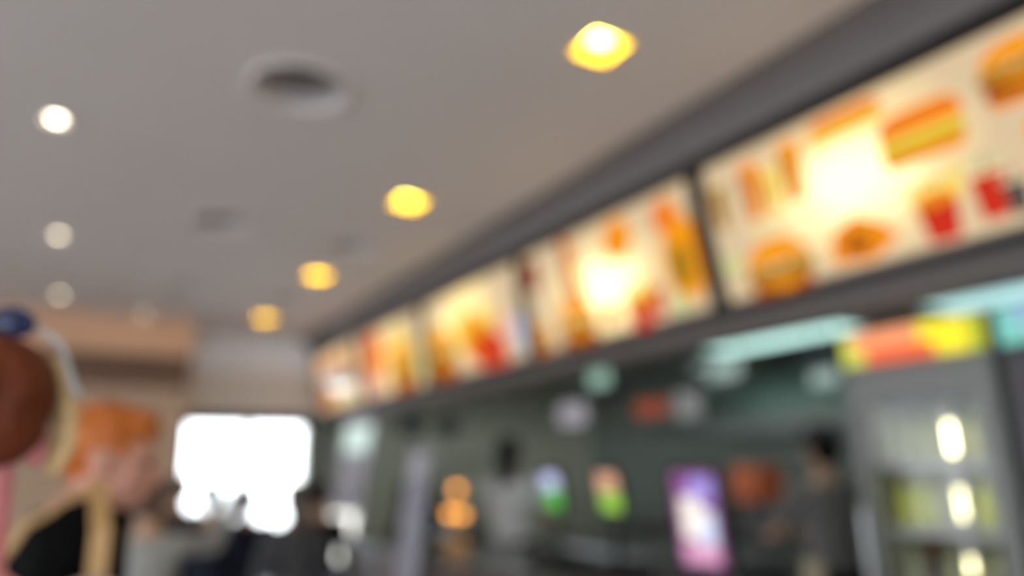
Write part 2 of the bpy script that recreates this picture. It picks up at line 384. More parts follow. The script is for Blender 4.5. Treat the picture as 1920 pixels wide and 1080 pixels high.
def menu_board(ya, yb, label, edge, core, pics, ry=.5, rz=.26, cy=0., cz=0.):
    """lightbox from ya (near) to yb (far)"""
    yc = (ya+yb)/2; t = thing('menu_board', label, 'menu board', (0, yc, 0), 0, 'backlit menu boards above the counter')
    fw = .050; N = 14
    b = BM()
    fr = [[b.verts.new(bp(y, i/N, .0) - Vector((0, yc, 0))) for i in range(N+1)] for y in (ya+fw, yb-fw)]
    for i in range(N): face(b, (fr[0][i], fr[1][i], fr[1][i+1], fr[0][i+1]))
    bk = [[b.verts.new(Vector((bp(y, i/N).x+.02, y-yc, bp(y, i/N).z))) for i in range(N+1)] for y in (ya+fw, yb-fw)]
    for i in range(N): face(b, (bk[0][i], bk[0][i+1], bk[1][i+1], bk[1][i])); face(b, (fr[0][i], fr[0][i+1], bk[0][i+1], bk[0][i])); face(b, (fr[1][i], bk[1][i], bk[1][i+1], fr[1][i+1]))
    yoff = 0
    obj('light_panel', b, hot_spot('menu print '+label[:12], edge, core, ry, rz, cy, 2.49+cz), t)  # brighter centre is the backlight's hot spot put into the colour
    # black frame: two curved uprights, top rail, bottom rail, body
    b = BM()
    for y0, y1 in ((ya, ya+fw), (yb-fw, yb)):
        q = [[b.verts.new(Vector((bp(0, i/N, o).x, y-yc, bp(0, i/N, o).z))) for i in range(N+1)] for y, o in ((y0, .016), (y1, .016), (y1, -.03), (y0, -.03))]
        for a_ in range(4):
            c_ = (a_+1) % 4
            for i in range(N): face(b, (q[a_][i], q[c_][i], q[c_][i+1], q[a_][i+1]))
        face(b, [q[k][0] for k in range(4)]); face(b, [q[k][N] for k in range(4)])
    box(b, 2.262, 2.36, ya-yc, yb-yc, 2.792, 2.855); box(b, 2.385, 2.46, ya-yc, yb-yc, 2.142, 2.178)
    obj('frame', b, m_black, t)
    b = BM(); box(b, 2.40, 2.459, ya-yc+.01, yb-yc-.01, 2.18, 2.79); obj('housing', b, m_cove, t)
    for nm, Y, tt, sh in pics: picture(t, yc, nm, Y, tt, sh)
    return t
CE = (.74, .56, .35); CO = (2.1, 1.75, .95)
price = lambda w: [('lg', rect(-w/2+i*w/7, -w/2+(i+.7)*w/7, -.008, .008)) for i in range(7)]
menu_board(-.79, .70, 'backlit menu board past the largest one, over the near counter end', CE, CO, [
    ('burger_picture', .35, .3, P_burger(.2)), ('burger_picture', -.1, .3, P_burger(.2)), ('burger_picture', -.5, .3, P_burger(.2)), ('fries_picture', .3, .8, P_fries()), ('cup_picture', .1, .8, P_cup()), ('nugget_picture', -.3, .8, P_nug())])
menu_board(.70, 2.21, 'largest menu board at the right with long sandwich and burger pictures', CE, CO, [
    ('sandwich_picture', 1.215, .37, [(k_, [(u, v*1.5) for u, v in pl]) for k_, pl in P_sub(.29)]), ('sandwich_picture', 1.47, .17, P_sub(.30)[:3]), ('burger_picture', .90, .25, P_burger(.21)), ('burger_picture', .84, .56, P_patch(.16, .12, 'am', 'ye')),
    ('drink_picture', 2.10, .33, P_drink(.085, 'ol')), ('drink_picture', 1.92, .31, P_drink(.11, 'or')), ('drink_picture', 1.82, .36, P_drink(.08, 'ye')), ('drink_picture', 1.72, .29, P_drink(.11, 'am')),
    ('price_line', 1.78, .555, price(.34)), ('price_line', 1.15, .62, price(.36)),
    ('burger_picture', 1.88, .84, P_burger(.30)), ('nugget_picture', 1.51, .80, P_nug(.26)), ('fries_picture', 1.22, .75, P_fries(.135)), ('cup_picture', 1.06, .78, P_cup(.10)), ('cup_picture', .99, .82, P_cup(.07, 'dk')),
    ('patch_picture', 2.10, .72, P_patch(.08, .10, 'lg'))], .55, .34, .05, .02)
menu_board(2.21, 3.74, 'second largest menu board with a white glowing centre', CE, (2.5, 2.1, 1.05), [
    ('sandwich_picture', 3.62, .24, P_patch(.13, .20, 'dr', 'br')), ('drink_picture', 3.22, .26, P_drink(.22, 'or')), ('burger_picture', 2.80, .24, P_patch(.22, .22, 'am', 'or')), ('nugget_picture', 2.44, .22, P_patch(.17, .17, 'or', 'to')),
    ('burger_picture', 2.37, .56, P_patch(.24, .42, 'am', 'ol')), ('burger_picture', 3.25, .80, P_burger(.32)), ('burger_picture', 3.64, .82, P_burger(.17)), ('nugget_picture', 2.95, .79, P_nug(.15)),
    ('fries_picture', 2.72, .80, P_fries(.16)), ('cup_picture', 2.60, .80, P_cup(.10)), ('burger_picture', 2.44, .86, P_patch(.14, .08, 'lg'))], .62, .36, .0, -.06)
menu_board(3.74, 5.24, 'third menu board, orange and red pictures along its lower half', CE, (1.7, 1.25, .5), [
    ('burger_picture', 4.98, .70, P_burger(.46)), ('drink_picture', 4.62, .52, P_patch(.16, .26, 'ye')), ('fries_picture', 4.28, .62, P_fries(.24)), ('fries_picture', 4.46, .58, P_patch(.30, .34, 'am', 'or')), ('cup_picture', 4.12, .80, P_cup(.16)),
    ('burger_picture', 5.04, .45, P_patch(.14, .20, 'ye')), ('shake_picture', 4.03, .60, P_patch(.18, .16, 'pk')), ('shake_picture', 3.85, .70, P_patch(.12, .26, 'lb')), ('sandwich_picture', 4.30, .80, P_patch(.40, .20, 'to', 'rd'))], .6, .4, .1, .08)
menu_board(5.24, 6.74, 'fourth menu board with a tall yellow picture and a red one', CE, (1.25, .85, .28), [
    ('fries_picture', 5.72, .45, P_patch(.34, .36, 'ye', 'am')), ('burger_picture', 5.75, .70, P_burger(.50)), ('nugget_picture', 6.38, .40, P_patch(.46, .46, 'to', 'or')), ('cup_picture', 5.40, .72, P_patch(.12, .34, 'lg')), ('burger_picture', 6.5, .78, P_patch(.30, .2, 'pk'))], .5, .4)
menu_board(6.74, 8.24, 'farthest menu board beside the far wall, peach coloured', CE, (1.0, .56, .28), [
    ('burger_picture', 7.20, .42, P_patch(.36, .4, 'or', 'am')), ('burger_picture', 7.90, .50, P_burger(.5)), ('nugget_picture', 7.6, .30, P_patch(.3, .22, 'pk')), ('drink_picture', 6.95, .75, P_patch(.2, .26, 'cr'))], .5, .4)

# ------------------------------------------------------------------ service counter
t = thing('service_counter', 'long dark service counter under the menu boards', 'counter', (2.35, 2.6, 0))
b = BM(); box(b, -.33, .33, -4.0, 3.2, .06, .96); obj('body', b, m_cfront, t)
b = BM(); box(b, -.36, .36, -4.05, 3.25, .96, 1.0); obj('worktop', b, m_counter, t, bevel=.006)
b = BM(); box(b, -.28, .28, -3.95, 3.15, .0, .06); obj('plinth', b, m_black, t)

# tills on the counter, screens facing the customers
def till(y, x, label, c1, c2, rz=0.):
    t = thing('till', label, 'cash register', (x, y, 1.0), rz, 'tills on the service counter')
    b = BM(); box(b, -.13, .13, -.12, .12, 0, .07); obj('base', b, m_black, t, bevel=.008)
    b = BM(); tube(b, [(0, 0, .07), (.01, 0, .25)], .022); obj('stand', b, m_black, t, True)
    M = Matrix.Translation((-.02, 0, .40)) @ Matrix.Rotation(math.radians(-12), 4, 'Y')
    b = BM(); tbox(b, M, .03, .18, .24); obj('screen_housing', b, m_black, t, bevel=.005)
    b = BM()
    tbox(b, M @ Matrix.Translation((-.017, 0, .052)), .004, .14, .08, 0); tbox(b, M @ Matrix.Translation((-.017, 0, -.045)), .004, .14, .09, 1)
    obj('screen', b, [lit('till '+label[:18], c1, 1.), lit('till low '+label[:18], c2, 1.)], t)
till(3.43, 2.32, 'till with white and green screen, left of the lime one', (.8, .85, 1.25), (.13, .62, .08))
till(2.93, 2.32, 'till with peach and lime green screen', (.95, .50, .33), (.40, .75, .10))

# tall purple, white and pink lit display on the counter
t = thing('counter_display', 'upright lit display with purple top and white pink picture on the counter', 'display', (2.30, 2.34, 1.0), 0)
M = Matrix.Translation((0, 0, .30)) @ Matrix.Rotation(math.radians(-5), 4, 'Y')
b = BM(); tbox(b, M, .035, .29, .44); obj('housing', b, m_black, t, bevel=.006)
b = BM(); box(b, -.09, .09, -.11, .11, 0, .015); box(b, -.012, .022, -.03, .03, .015, .09); obj('foot', b, m_black, t)
b = BM()
def scr(y0, y1, z0, z1, mi, d=.0195): tbox(b, M @ Matrix.Translation((-d, -(y0+y1)/2, (z0+z1)/2)), .003, abs(y1-y0), abs(z1-z0), mi)
scr(-.12, .12, -.19, .19, 0); scr(-.03, .11, .075, .17, 1, .021); scr(-.085, .02, -.08, .09, 2, .022); scr(0, .10, -.11, .035, 3, .023); scr(-.09, .10, -.175, -.10, 4, .024); scr(-.06, .05, -.03, .05, 2, .025)
obj('screen', b, [lit('disp magenta', (.32, .10, .30), 1), lit('disp violet', (.42, .33, .85), 1), lit('disp cream', (1.15, 1.05, .95), 1), lit('disp blue', (.75, .85, 1.1), 1), lit('disp pink', (.85, .42, .62), 1)], t)

# slanted white stands at the end of the counter
def leaning_stand(x, y, rz, label, h, w, lean, m_panel, card):
    t = thing('display_stand', label, 'display stand', (x, y, 0), rz)
    M = Matrix.Rotation(lean, 4, 'Y')
    b = BM(); tbox(b, M @ Matrix.Translation((0, 0, h/2+.04)), .03, w, h); obj('panel', b, m_panel, t, bevel=.004)
    b = BM(); box(b, -.16, .17, -w*.5, w*.5, 0, .03); box(b, -.03, .04, -w*.3, w*.3, .03, .10); obj('base', b, m_steel, t)
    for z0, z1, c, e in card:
        b = BM(); tbox(b, M @ Matrix.Translation((-.018, 0, (z0+z1)/2)), .004, w*.80, z1-z0); obj('glow_card', b, lit('card %.2f' % e, c, e), t)  # emission added to brighten the cards
m_lav = mat('lavender grey laminate', (.34, .33, .38), .5)

# ------------------------------------------------------------------ drinks coolers behind the counter
m_cframe = mat('cooler grey frame', (.20, .198, .188), .45); m_cdark = mat('cooler dark frame', (.06, .05, .055), .45)
m_inner = mat('cooler inner lining', (.42, .42, .28), .5)
def cooler(x, y, label, header, led=True, fm=None):
    m_cframe = fm or MATS['cooler grey frame']          # front faces -X; x = front plane, y = centre
    t = thing('drinks_cooler', label, 'refrigerator', (x, y, 0), 0)
    W, D, H = .60, .60, 1.90
    b = BM(); h = W/2
    box(b, .04, D, -h, -h+.04, .1, H); box(b, .04, D, h-.04, h, .1, H); box(b, D-.04, D, -h+.04, h-.04, .1, H); box(b, .04, D-.04, -h+.04, h-.04, .1, .2); box(b, .04, D-.04, -h+.04, h-.04, H-.12, H)
    obj('cabinet', b, m_cframe, t)
    b = BM(); box(b, .08, D-.05, -h+.041, -h+.05, .2, H-.12); box(b, .08, D-.05, h-.05, h-.041, .2, H-.12); box(b, D-.055, D-.042, -h+.05, h-.05, .2, H-.12); obj('lining', b, m_inner, t)
    b = BM(); f = .065
    for q in ((-h, -h+f, .12, H-.01), (h-f, h, .12, H-.01), (-h+f, h-f, .12, .2), (-h+f, h-f, H-.15, H-.01)): box(b, 0, .038, *q)
    d = obj('door', b, m_cframe, t)
    b = BM(); box(b, .016, .022, -h+f, h-f, .2, H-.15); obj('glass_pane', b, m_glass, d)
    b = BM(); tube(b, [(0, h-.03, .95), (-.045, h-.03, .98), (-.045, h-.03, 1.32), (0, h-.03, 1.35)], .011); obj('handle', b, m_steel, d)
    for z in (.46, .72, .98, 1.24, 1.50):
        b = BM(); box(b, .08, D-.06, -h+.05, h-.05, z, z+.012); box(b, .075, .083, -h+.05, h-.05, z-.014, z+.02); obj('shelf', b, m_lgrey, t)
    for s in (-1, 1):
        b = BM(); box(b, .1, D-.1, s*.24-.02, s*.24+.02, 0, .1); obj('foot', b, m_black, t)
    # marquee: bowed lit sign above the door
    b = BM(); n = 10; z0, z1 = H+.0, H+.17
    k_ = [c for c in header]
    for i in range(n):
        a0, a1 = h - W*i/n, h - W*(i+1)/n
        x0, x1 = -.03*(1-(a0/h)**2), -.03*(1-(a1/h)**2)
        for lv in range(2):
            za, zb = (z0+.02, z0+.08) if lv == 0 else (z0+.08, z1-.015)
            q = [b.verts.new(p) for p in ((x0, a0, za), (x1, a1, za), (x1, a1, zb), (x0, a0, zb))]
            face(b, q, header[lv][i])
    sg = obj('lit_sign', b, [lit('sign %d' % i, c, 1) for i, c in enumerate(SIGNC)], t)
    b = BM(); box(b, .0, D, -h, h, z0, z0+.02); box(b, .0, D, -h, h, z1-.015, z1); box(b, .002, D, -h, -h+.01, z0+.02, z1-.015); box(b, .002, D, h-.01, h, z0+.02, z1-.015); box(b, .03, .05, -h+.01, h-.01, z0+.02, z1-.015)
    obj('sign_housing', b, m_cframe, t)
    if led:
        for z0, z1, s in ((1.545, 1.655, 1.), (1.30, 1.41, 1.), (1.10, 1.16, 1.), (.80, .88, 1.)):
            b = BM(); tube(b, [(.055, -.085, z0), (.055, -.085, z1)], .011)
            obj('light_tube', b, lit('cooler tube %.2f' % (12 if z1 > 1.6 else 6), (1., .93, .52), 12 if z1 > 1.6 else 6), t)
        b = BM(); box(b, .05, .06, -.103, -.067, .22, 1.72); obj('light_rail', b, m_lgrey, t)
    return t
SIGNC = [(.75, .80, .12), (1.1, .18, .06), (1.15, .42, .2), (1.2, 1.0, .05), (.55, .60, .05), (.25, .70, .60), (1.0, .32, .25), (.35, .55, .75)]
cooler(2.90, 1.705, 'tall grey drinks cooler with red and yellow lit sign', ([0, 0, 1, 1, 1, 1, 1, 3, 3, 4], [0, 2, 2, 2, 2, 2, 3, 3, 3, 4]))
cooler(2.90, 1.06, 'drinks cooler at the right edge with a teal and pink lit sign', ([5, 5, 6, 6, 7, 7, 5, 5, 6, 6], [5, 7, 7, 6, 6, 5, 5, 7, 7, 5]), led=False, fm=m_cdark)
def bottle(mm, mc, label, loc, grp):
    t = thing('bottle', label, 'bottle', loc, 0, grp)
    b = BM(); lathe(b, [(0, 0), (.028, 0), (.03, .01), (.03, .12), (.024, .15), (.011, .175), (.011, .19), (0, .19)], 14); obj('body', b, mm, t, True)
    b = BM(); lathe(b, [(0, .205), (.013, .205), (.013, .188), (0, .188)], 12); obj('cap', b, mc, t, True)
    return t
m_lime = mat('lime drink', (.60, .64, .015), .25); m_dkdrink = mat('dark drink', (.08, .04, .02), .2); m_clear = mat('pale drink', (.44, .46, .27), .25)
m_redcap = mat('red cap', (.5, .03, .02), .4); m_wcap = mat('white cap', (.7, .7, .7), .4)
pro = {}
kinds = {'lime': (m_lime, m_wcap, 'lime yellow'), 'dark': (m_dkdrink, m_redcap, 'dark brown'), 'clear': (m_clear, m_wcap, 'pale green')}
first = {}
SH = [(1.512, ['clear']*6, 'top'), (1.252, ['lime', 'lime', 'clear', 'dark', 'lime', 'lime'], 'second'), (.992, ['clear', 'dark', 'clear', 'clear', 'clear', 'dark'], 'third')]
for z, row, nm in SH:
    for i, k in enumerate(row):
        y = 1.705 + .20 - i*.08; a, c, w = kinds[k]
        lab = '%s bottle on the %s shelf of the cooler with the red sign' % (w, nm); grp = '%s bottles on the %s shelf of the lit cooler' % (w, nm)
        if k not in first: first[k] = bottle(a, c, lab, (2.90+.16, y, z), grp)
        else: copy_tree(first[k], None, (2.90+.16, y, z), None, lab, grp)

# ------------------------------------------------------------------ kitchen
def panel_light(x, y, z, sx, sy, label, col, s, depth=.05, grp='ceiling lights of the kitchen'):
    t = thing('kitchen_ceiling_light', label, 'ceiling light', (x, y, z), 0, grp)
    b = BM(); box(b, -sx/2-.02, sx/2+.02, -sy/2-.02, sy/2+.02, -depth, 0); obj('housing', b, m_white, t)
    b = BM(); box(b, -sx/2, sx/2, -sy/2, sy/2, -depth-.012, -depth-.001); obj('diffuser', b, lit('mint %s' % label[:14], col, s), t)
panel_light(5.50, 4.45, KZ, .34, 1.5, 'long mint fluorescent light above the kitchen middle', (.62, 1., .90), 1.7, .06)
panel_light(5.45, 2.25, KZ, .75, 1.5, 'wide pale blue ceiling light at the right of the kitchen', (.44, .72, .72), 1.45, .04)
panel_light(6.35, 6.0, KZ, .4, .5, 'dim mint kitchen light near the dark far corner', (.45, .62, .56), 1.)
panel_light(3.4, 3.2, KZ, .6, .6, 'bright kitchen ceiling panel above the tills', (.88, 1., .92), 8)  # this panel and the next two are added, out of view, to brighten the kitchen
panel_light(3.4, 6.0, KZ, .6, .6, 'bright kitchen ceiling panel above the far counter end', (.88, 1., .92), 8)
panel_light(3.4, .6, KZ, .6, .6, 'bright kitchen ceiling panel above the drinks coolers', (.88, 1., .92), 8)

# two dark round clocks on the pale green far wall
for x, l in ((3.83, 'left one of two round dark blue discs on green wall'), (4.34, 'right one of two round dark blue discs on green wall')):
    t = thing('wall_clock', l, 'wall clock', (x, KYF, 2.10), 0, 'round dark discs on the green wall')
    M = Matrix.Rotation(PI/2, 4, 'X')
    b = BM(); lathe(b, [(0, 0), (.15, 0), (.15, .03), (.13, .035), (.13, .02), (0, .02)], 28); bmesh.ops.transform(b, matrix=M, verts=b.verts); obj('case', b, mat('navy disc', (.04, .07, .10), .4), t, True)
    b = BM(); box(b, -.006, .006, -.034, -.028, -.01, .08); box(b, -.01, .06, -.034, -.028, -.005, .005); obj('hand', b, m_lgrey, t)

# back counter with warming lamps
t = thing('back_counter', 'steel back counter behind the staff', 'counter', (3.95, 5.6, 0))
b = BM(); box(b, -.35, .35, -2.0, 2.2, .08, .88); obj('body', b, m_dsteel, t)
b = BM(); box(b, -.38, .38, -2.03, 2.23, .88, .92); obj('worktop', b, m_steel, t, bevel=.005)
b = BM(); box(b, -.3, .3, -1.9, 2.1, 0, .08); obj('plinth', b, m_black, t)
# three warming lamps hanging on stems from a shelf rail
t0 = thing('lamp_rail', 'black rail carrying the orange warming lamps', 'rail', (3.25, 6.5, 0))
b = BM(); tube(b, [(0, -.5, 1.0), (0, -.5, 1.62), (0, .5, 1.62), (0, .5, 1.0)], .015); obj('rail', b, m_black, t0)
b = BM(); box(b, -.15, .15, -.55, .55, .0, 1.0); obj('cabinet', b, m_dsteel, t0)
def warm_lamp(y, z, label):
    t = thing('warming_lamp', label, 'lamp', (3.25, y, z), 0, 'orange warming lamps over the food')
    b = BM(); tube(b, [(0, 0, .07), (0, 0, 1.605-z)], .006); obj('stem', b, m_black, t)
    b = BM(); lathe(b, [(.02, .09), (.05, .07), (.07, .02), (.068, .02), (.048, .066), (.018, .086)], 20); obj('shade', b, mat('copper shade', (.5, .2, .06), .35, metal=.8), t, True)
    b = BM(); ell(b, (0, 0, .01), (.045, .045, .05), n=16); obj('bulb', b, lit('orange bulb', (1., .40, .055), 5.5), t, True)
warm_lamp(6.51, 1.36, 'upper orange warming lamp, above the pair'); warm_lamp(6.66, 1.13, 'lower left orange warming lamp of the pair'); warm_lamp(6.42, 1.13, 'lower right orange warming lamp of the pair'); 

# kitchen extraction hood
t = thing('extractor_hood', 'wide dark green grey hood over the cooking line', 'hood', (6.0, 4.6, 0))
b = BM()
sec = [(-.55, 1.82), (.70, 1.82), (.70, 2.45), (.1, 2.45), (-.55, 2.02)]
va = [b.verts.new((x, -1.7, z)) for x, z in sec]; vb = [b.verts.new((x, 1.6, z)) for x, z in sec]
for i in range(5): face(b, (va[i], va[(i+1)%5], vb[(i+1)%5], vb[i]))
face(b, va[::-1]); face(b, vb); obj('canopy', b, mat('hood steel', (.22, .25, .23), .4, metal=.5), t)
b = BM(); box(b, .15, .6, -.3, .3, 2.45, 2.70); obj('duct', b, m_dsteel, t)
b = BM(); box(b, -.45, .5, -1.5, 1.4, 1.795, 1.819); obj('filter', b, m_grey, t)
t = thing('cooking_line', 'dark steel fryers and grill line along the kitchen wall', 'cooker', (6.2, 4.6, 0))
b = BM(); box(b, -.45, .45, -2.4, 2.4, 0, .9); obj('body', b, m_dsteel, t)
b = BM(); box(b, -.47, .45, -2.42, 2.42, .9, .93); box(b, .4, .45, -2.4, 2.4, .93, 1.35); obj('top', b, m_steel, t)
for y in (-1.8, -.9, 0, .9, 1.8):
    b = BM(); box(b, -.475, -.45, y-.38, y+.38, .18, .82); dd = obj('door', b, m_grey, t)
    b = BM(); tube(b, [(-.475, y-.3, .74), (-.51, y-.3, .74), (-.51, y+.3, .74), (-.475, y+.3, .74)], .01); obj('handle', b, m_steel, dd)

# hanging signs and boxes inside the kitchen
def hang(name, label, cat, x, y, z, sy, sz, m, m2=None, sx=.06, zt=KZ):
    t = thing(name, label, cat, (x, y, z))
    b = BM(); box(b, -sx/2, sx/2, -sy/2, sy/2, -sz/2, sz/2); obj('panel', b, m, t, bevel=.01)
    for s in (-1, 1): b = BM(); tube(b, [(0, s*sy*.35, sz/2), (0, s*sy*.35, zt-z)], .006); obj('hanger', b, m_steel, t)
    if m2:
        b = BM(); n = 5
        for i in range(n): box(b, -sx/2-.008, -sx/2-.001, -sy*.45+sy*.9*i/n, -sy*.45+sy*.9*(i+.8)/n, -sz*.36, sz*.36, i % len(m2))
        obj('face', b, m2, t)
    return t
hang('hanging_sign', 'orange red hanging sign inside the kitchen', 'sign', 5.0, 5.63, 2.10, .52, .20, m_grey, [lit('sign orange', (.36, .075, .02), 1), lit('sign red', (.30, .04, .02), 1)])
hang('hanging_sign', 'white hanging board just right of the orange red sign', 'sign', 5.0, 5.13, 2.10, .32, .26, mat('white board', (.62, .58, .57), .5))
hang('order_screen', 'pale lavender order screen hanging under the second board', 'screen', 4.4, 6.15, 2.06, .50, .26, m_grey, [lit('lavender screen', (.40, .37, .42), 1)])
hang('order_screen', 'mint white order screen at the left end of long mint light', 'screen', 5.0, 4.63, 2.36, .42, .22, m_grey, [lit('mint screen', (.38, .50, .46), 1)])
hang('order_screen', 'small mint order screen below the end of the long mint light', 'screen', 5.0, 3.62, 2.17, .26, .15, m_grey, [lit('mint screen 2', (.40, .52, .48), 1)])
hang('order_screen', 'square mint white order screen nearest under the second board', 'screen', 5.0, 6.45, 2.50, .38, .26, m_grey, [lit('mint screen 3', (.38, .62, .50), 1)])
# red brown machine and pale box on island
t = thing('island_table', 'steel prep island in the kitchen', 'table', (4.9, 4.0, 0))
b = BM(); box(b, -.35, .35, -.55, .55, .86, .90); obj('top', b, m_steel, t)
for sx in (-1, 1):
    for sy in (-1, 1): b = BM(); tube(b, [(sx*.3, sy*.5, 0), (sx*.3, sy*.5, .86)], .02); obj('leg', b, m_steel, t)
b = BM(); box(b, -.32, .32, -.52, .52, .3, .33); obj('shelf', b, m_steel, t)
t = thing('drink_dispenser', 'red brown drink dispenser box on the prep island', 'drink dispenser', (4.75, 4.18, .90))
m_rb = mat('red brown plastic', (.55, .12, .035), .4)
b = BM(); box(b, -.16, .16, -.13, .13, .34, .62); obj('tank', b, m_rb, t, bevel=.02)
b = BM(); box(b, -.16, .16, -.18, .18, 0, .04); box(b, .04, .16, -.18, .18, .04, .32); obj('base', b, m_dsteel, t)
for y in (-.08, .08): b = BM(); tube(b, [(-.16, y, .36), (-.21, y, .36), (-.21, y, .28)], .014); obj('tap', b, m_black, t)
t = thing('paper_cup_stack', 'small beige paper cup stack on the counter before the coolers', 'cups', (2.45, 1.93, 1.0))
b = BM()
for k in range(3): lathe(b, [(0, .0+.03*k), (.035, .03*k), (.045, .10+.03*k), (.048, .10+.03*k)], 18)
obj('cups', b, mat('beige paper', (.42, .36, .25), .7), t, True)

# ------------------------------------------------------------------ white dome lamp and screen end of counter
t = thing('dome_lamp', 'white dome lamp glowing before the farthest menu board', 'lamp', (2.05, 6.45, 0))
b = BM(); tube(b, [(0, 0, 2.46), (0, 0, ZC)], .008); obj('stem', b, m_lgrey, t)
b = BM(); lathe(b, [(.02, 2.46), (.10, 2.44), (.17, 2.37), (.19, 2.28), (.185, 2.28), (.16, 2.36), (.0, 2.43)], 28); obj('shade', b, m_white, t, True)
b = BM(); ell(b, (0, 0, 2.30), (.12, .12, .07), n=20); obj('bulb', b, lit('white dome', (1., .96, .92), 1.7), t, True)

# ------------------------------------------------------------------ people
m_skin = mat('skin warm', (.50, .24, .17), .5, var=.06, scale=10); m_skin2 = mat('skin pink', (.72, .26, .27), .5, var=.08, scale=12)
m_skin3 = mat('skin tan', (.42, .24, .15), .5, var=.06)
m_auburn = mat('auburn hair', (.105, .024, .009), .6, var=.7, scale=9, spec=.15); m_ginger = mat('ginger hair', (.46, .12, .014), .45, var=.6, scale=14)
m_blackhair = mat('black hair', (.006, .005, .005), .7, var=.3, scale=30, spec=.1); m_brownhair = mat('dark brown hair', (.045, .025, .015), .45, var=.3, scale=30)
m_eye = mat('eye dark', (.02, .015, .012), .2)
def rotz(a): return Matrix.Rotation(a, 4, 'Z')
def person(label, loc, face_dir, height=1.70, voxel=.012, skin=None, hair=None, style='short', shirt=None, trousers=None, sleeves='long', head_turn=0., head_tilt=0., arms=None, hunch=0., wide=1., near=False, hat=None, lean=0.):
    """local frame: +Y is forward, +X the person's right; built as one body mesh, clothes and hair as children"""
    rz = math.atan2(face_dir[1], face_dir[0]) - PI/2
    k = height/1.72
    t = thing('person', label, 'person', loc, rz)
    def L(z):       # forward lean of the trunk above the hips
        return lean*max(0, z-.95)
    sz = 1.40 + hunch; ly = L(sz)
    S_ = {s: (s*.165*wide, ly-.01, sz-.02) for s in (-1, 1)}
    arms = arms or {}
    A = {}
    for s in (-1, 1):
        el, wr = arms.get(s, ((s*.235*wide, ly-.03, 1.10), (s*.225*wide, ly+.12, .87)))
        A[s] = (Vector(el), Vector(wr))
    def torso(b, g, z0, z1, M=None):
        secs = [(0, L(.90), .90, .165, .115), (0, L(.98)-.005, .98, .160, .112), (0, L(1.08), 1.08, .135, .098), (0, L(1.20), 1.20, .150, .108), (0, L(1.30), 1.30, .168*wide, .112), (0, L(1.38)-.01, sz-.03, .165*wide, .095), (0, L(1.43)-.012, sz+.02, .115*wide, .072), (0, L(1.46)-.012, sz+.055, .062, .058)]
        loft(b, [(x, y, z, rx+g, ry+g) for x, y, z, rx, ry in secs if z0 <= z <= z1])
    def arm(b, g, s, to=2):
        el, wr = A[s]; q = Vector(S_[s])
        cap(b, q, el, .052+g, .038+g)
        if to > 1: cap(b, el, wr, .040+g, .026+g)
    def legs(b, g, z0=.06):
        for s in (-1, 1):
            cap(b, (s*.085, 0, .92), (s*.095, .01, .50), .086+g, .056+g); cap(b, (s*.095, .01, .50), (s*.10, -.015, max(z0, .10)), .056+g, .036+g)
    # body
    b = BM(); torso(b, 0, 0, 2)
    for s in (-1, 1): arm(b, 0, s)
    legs(b, 0)
    for s in (-1, 1): cap(b, (s*.10, -.03, .05), (s*.115, .13, .03), .038, .028)
    # hands: palm, four fingers of different lengths with a bend, thumb from the side
    for s in (-1, 1):
        el, wr = A[s]; d = (wr-el).normalized(); side = Vector((0, 0, 1)).cross(d)
        side = (side if side.length > .2 else Vector((0, 1, 0))).normalized()
        fw = Vector((0, 1, 0)) - d*d.y; fw = fw.normalized() if fw.length > .2 else side
        pal = d.cross(fw).normalized()*s
        c0 = wr + d*.012; 
        for q in (-1.5, -.5, .5, 1.5): cap(b, c0, wr + d*.085 + fw*q*.019, .017, .013)
        for q, ln in zip((1.5, .5, -.5, -1.5), (.070, .080, .074, .058)):
            p0 = wr + d*.085 + fw*q*.021; p1 = p0 + (d*.92 + pal*-.25)*ln*.45 + fw*q*.003; p2 = p1 + (d*.75 - pal*.6)*ln*.3; p3 = p2 + (d*.5 - pal*.8)*ln*.25
            cap(b, p0, p1, .0095, .009, n=8); cap(b, p1, p2, .009, .0085, n=8); cap(b, p2, p3, .0085, .0075, n=8)
        th = wr + d*.03 + fw*.026; t1 = th + (d*.6+fw*.7)*.035; t2 = t1 + (d*.85+fw*.2-pal*.3)*.03
        cap(b, th, t1, .014, .011, n=8); cap(b, t1, t2, .011, .009, n=8)
    # neck and head
    neck0 = Vector((0, L(1.46)-.012, sz+.02)); hp = Vector((0, L(1.5)+.005, 1.485))
    HM = Matrix.Translation(hp) @ rotz(head_turn) @ Matrix.Rotation(-head_tilt, 4, 'X')
    cap(b, neck0, HM @ Vector((0, -.012, .06)), .058, .054)
    ell(b, (0, -.012, .145), (.076, .094, .092), HM, 20); ell(b, (0, .022, .085), (.060, .066, .082), HM, 18); ell(b, (0, .040, .030), (.036, .038, .028), HM, 14)
    cap(b, (0, .086, .118), (0, .104, .084), .009, .014, HM); ell(b, (0, .098, .078), (.018, .014, .010), HM, 10)            # nose
    ell(b, (0, .086, .052), (.024, .012, .007), HM, 10); ell(b, (0, .084, .042), (.021, .012, .008), HM, 10)               # lips
    for s in (-1, 1):
        cap(b, (s*.012, .088, .130), (s*.050, .070, .130), .010, .009, HM)                                                    # brow
        ell(b, (s*.044, .052, .085), (.022, .026, .024), HM, 10)                                                              # cheek
        ell(b, (s*.078, -.008, .100), (.010, .019, .031), HM, 12); ell(b, (s*.083, -.014, .108), (.007, .021, .018), HM, 10)  # ear
    body = remeshed('body', b, skin or m_skin, t, voxel if not near else .008, 3)
    body.scale = (k, k, k)
    kids = []
    for s in (-1, 1):
        b = BM(); ell(b, (s*.032, .080, .113), (.012, .010, .009), HM, 12); kids.append(obj('eye', b, m_eye, t, True))
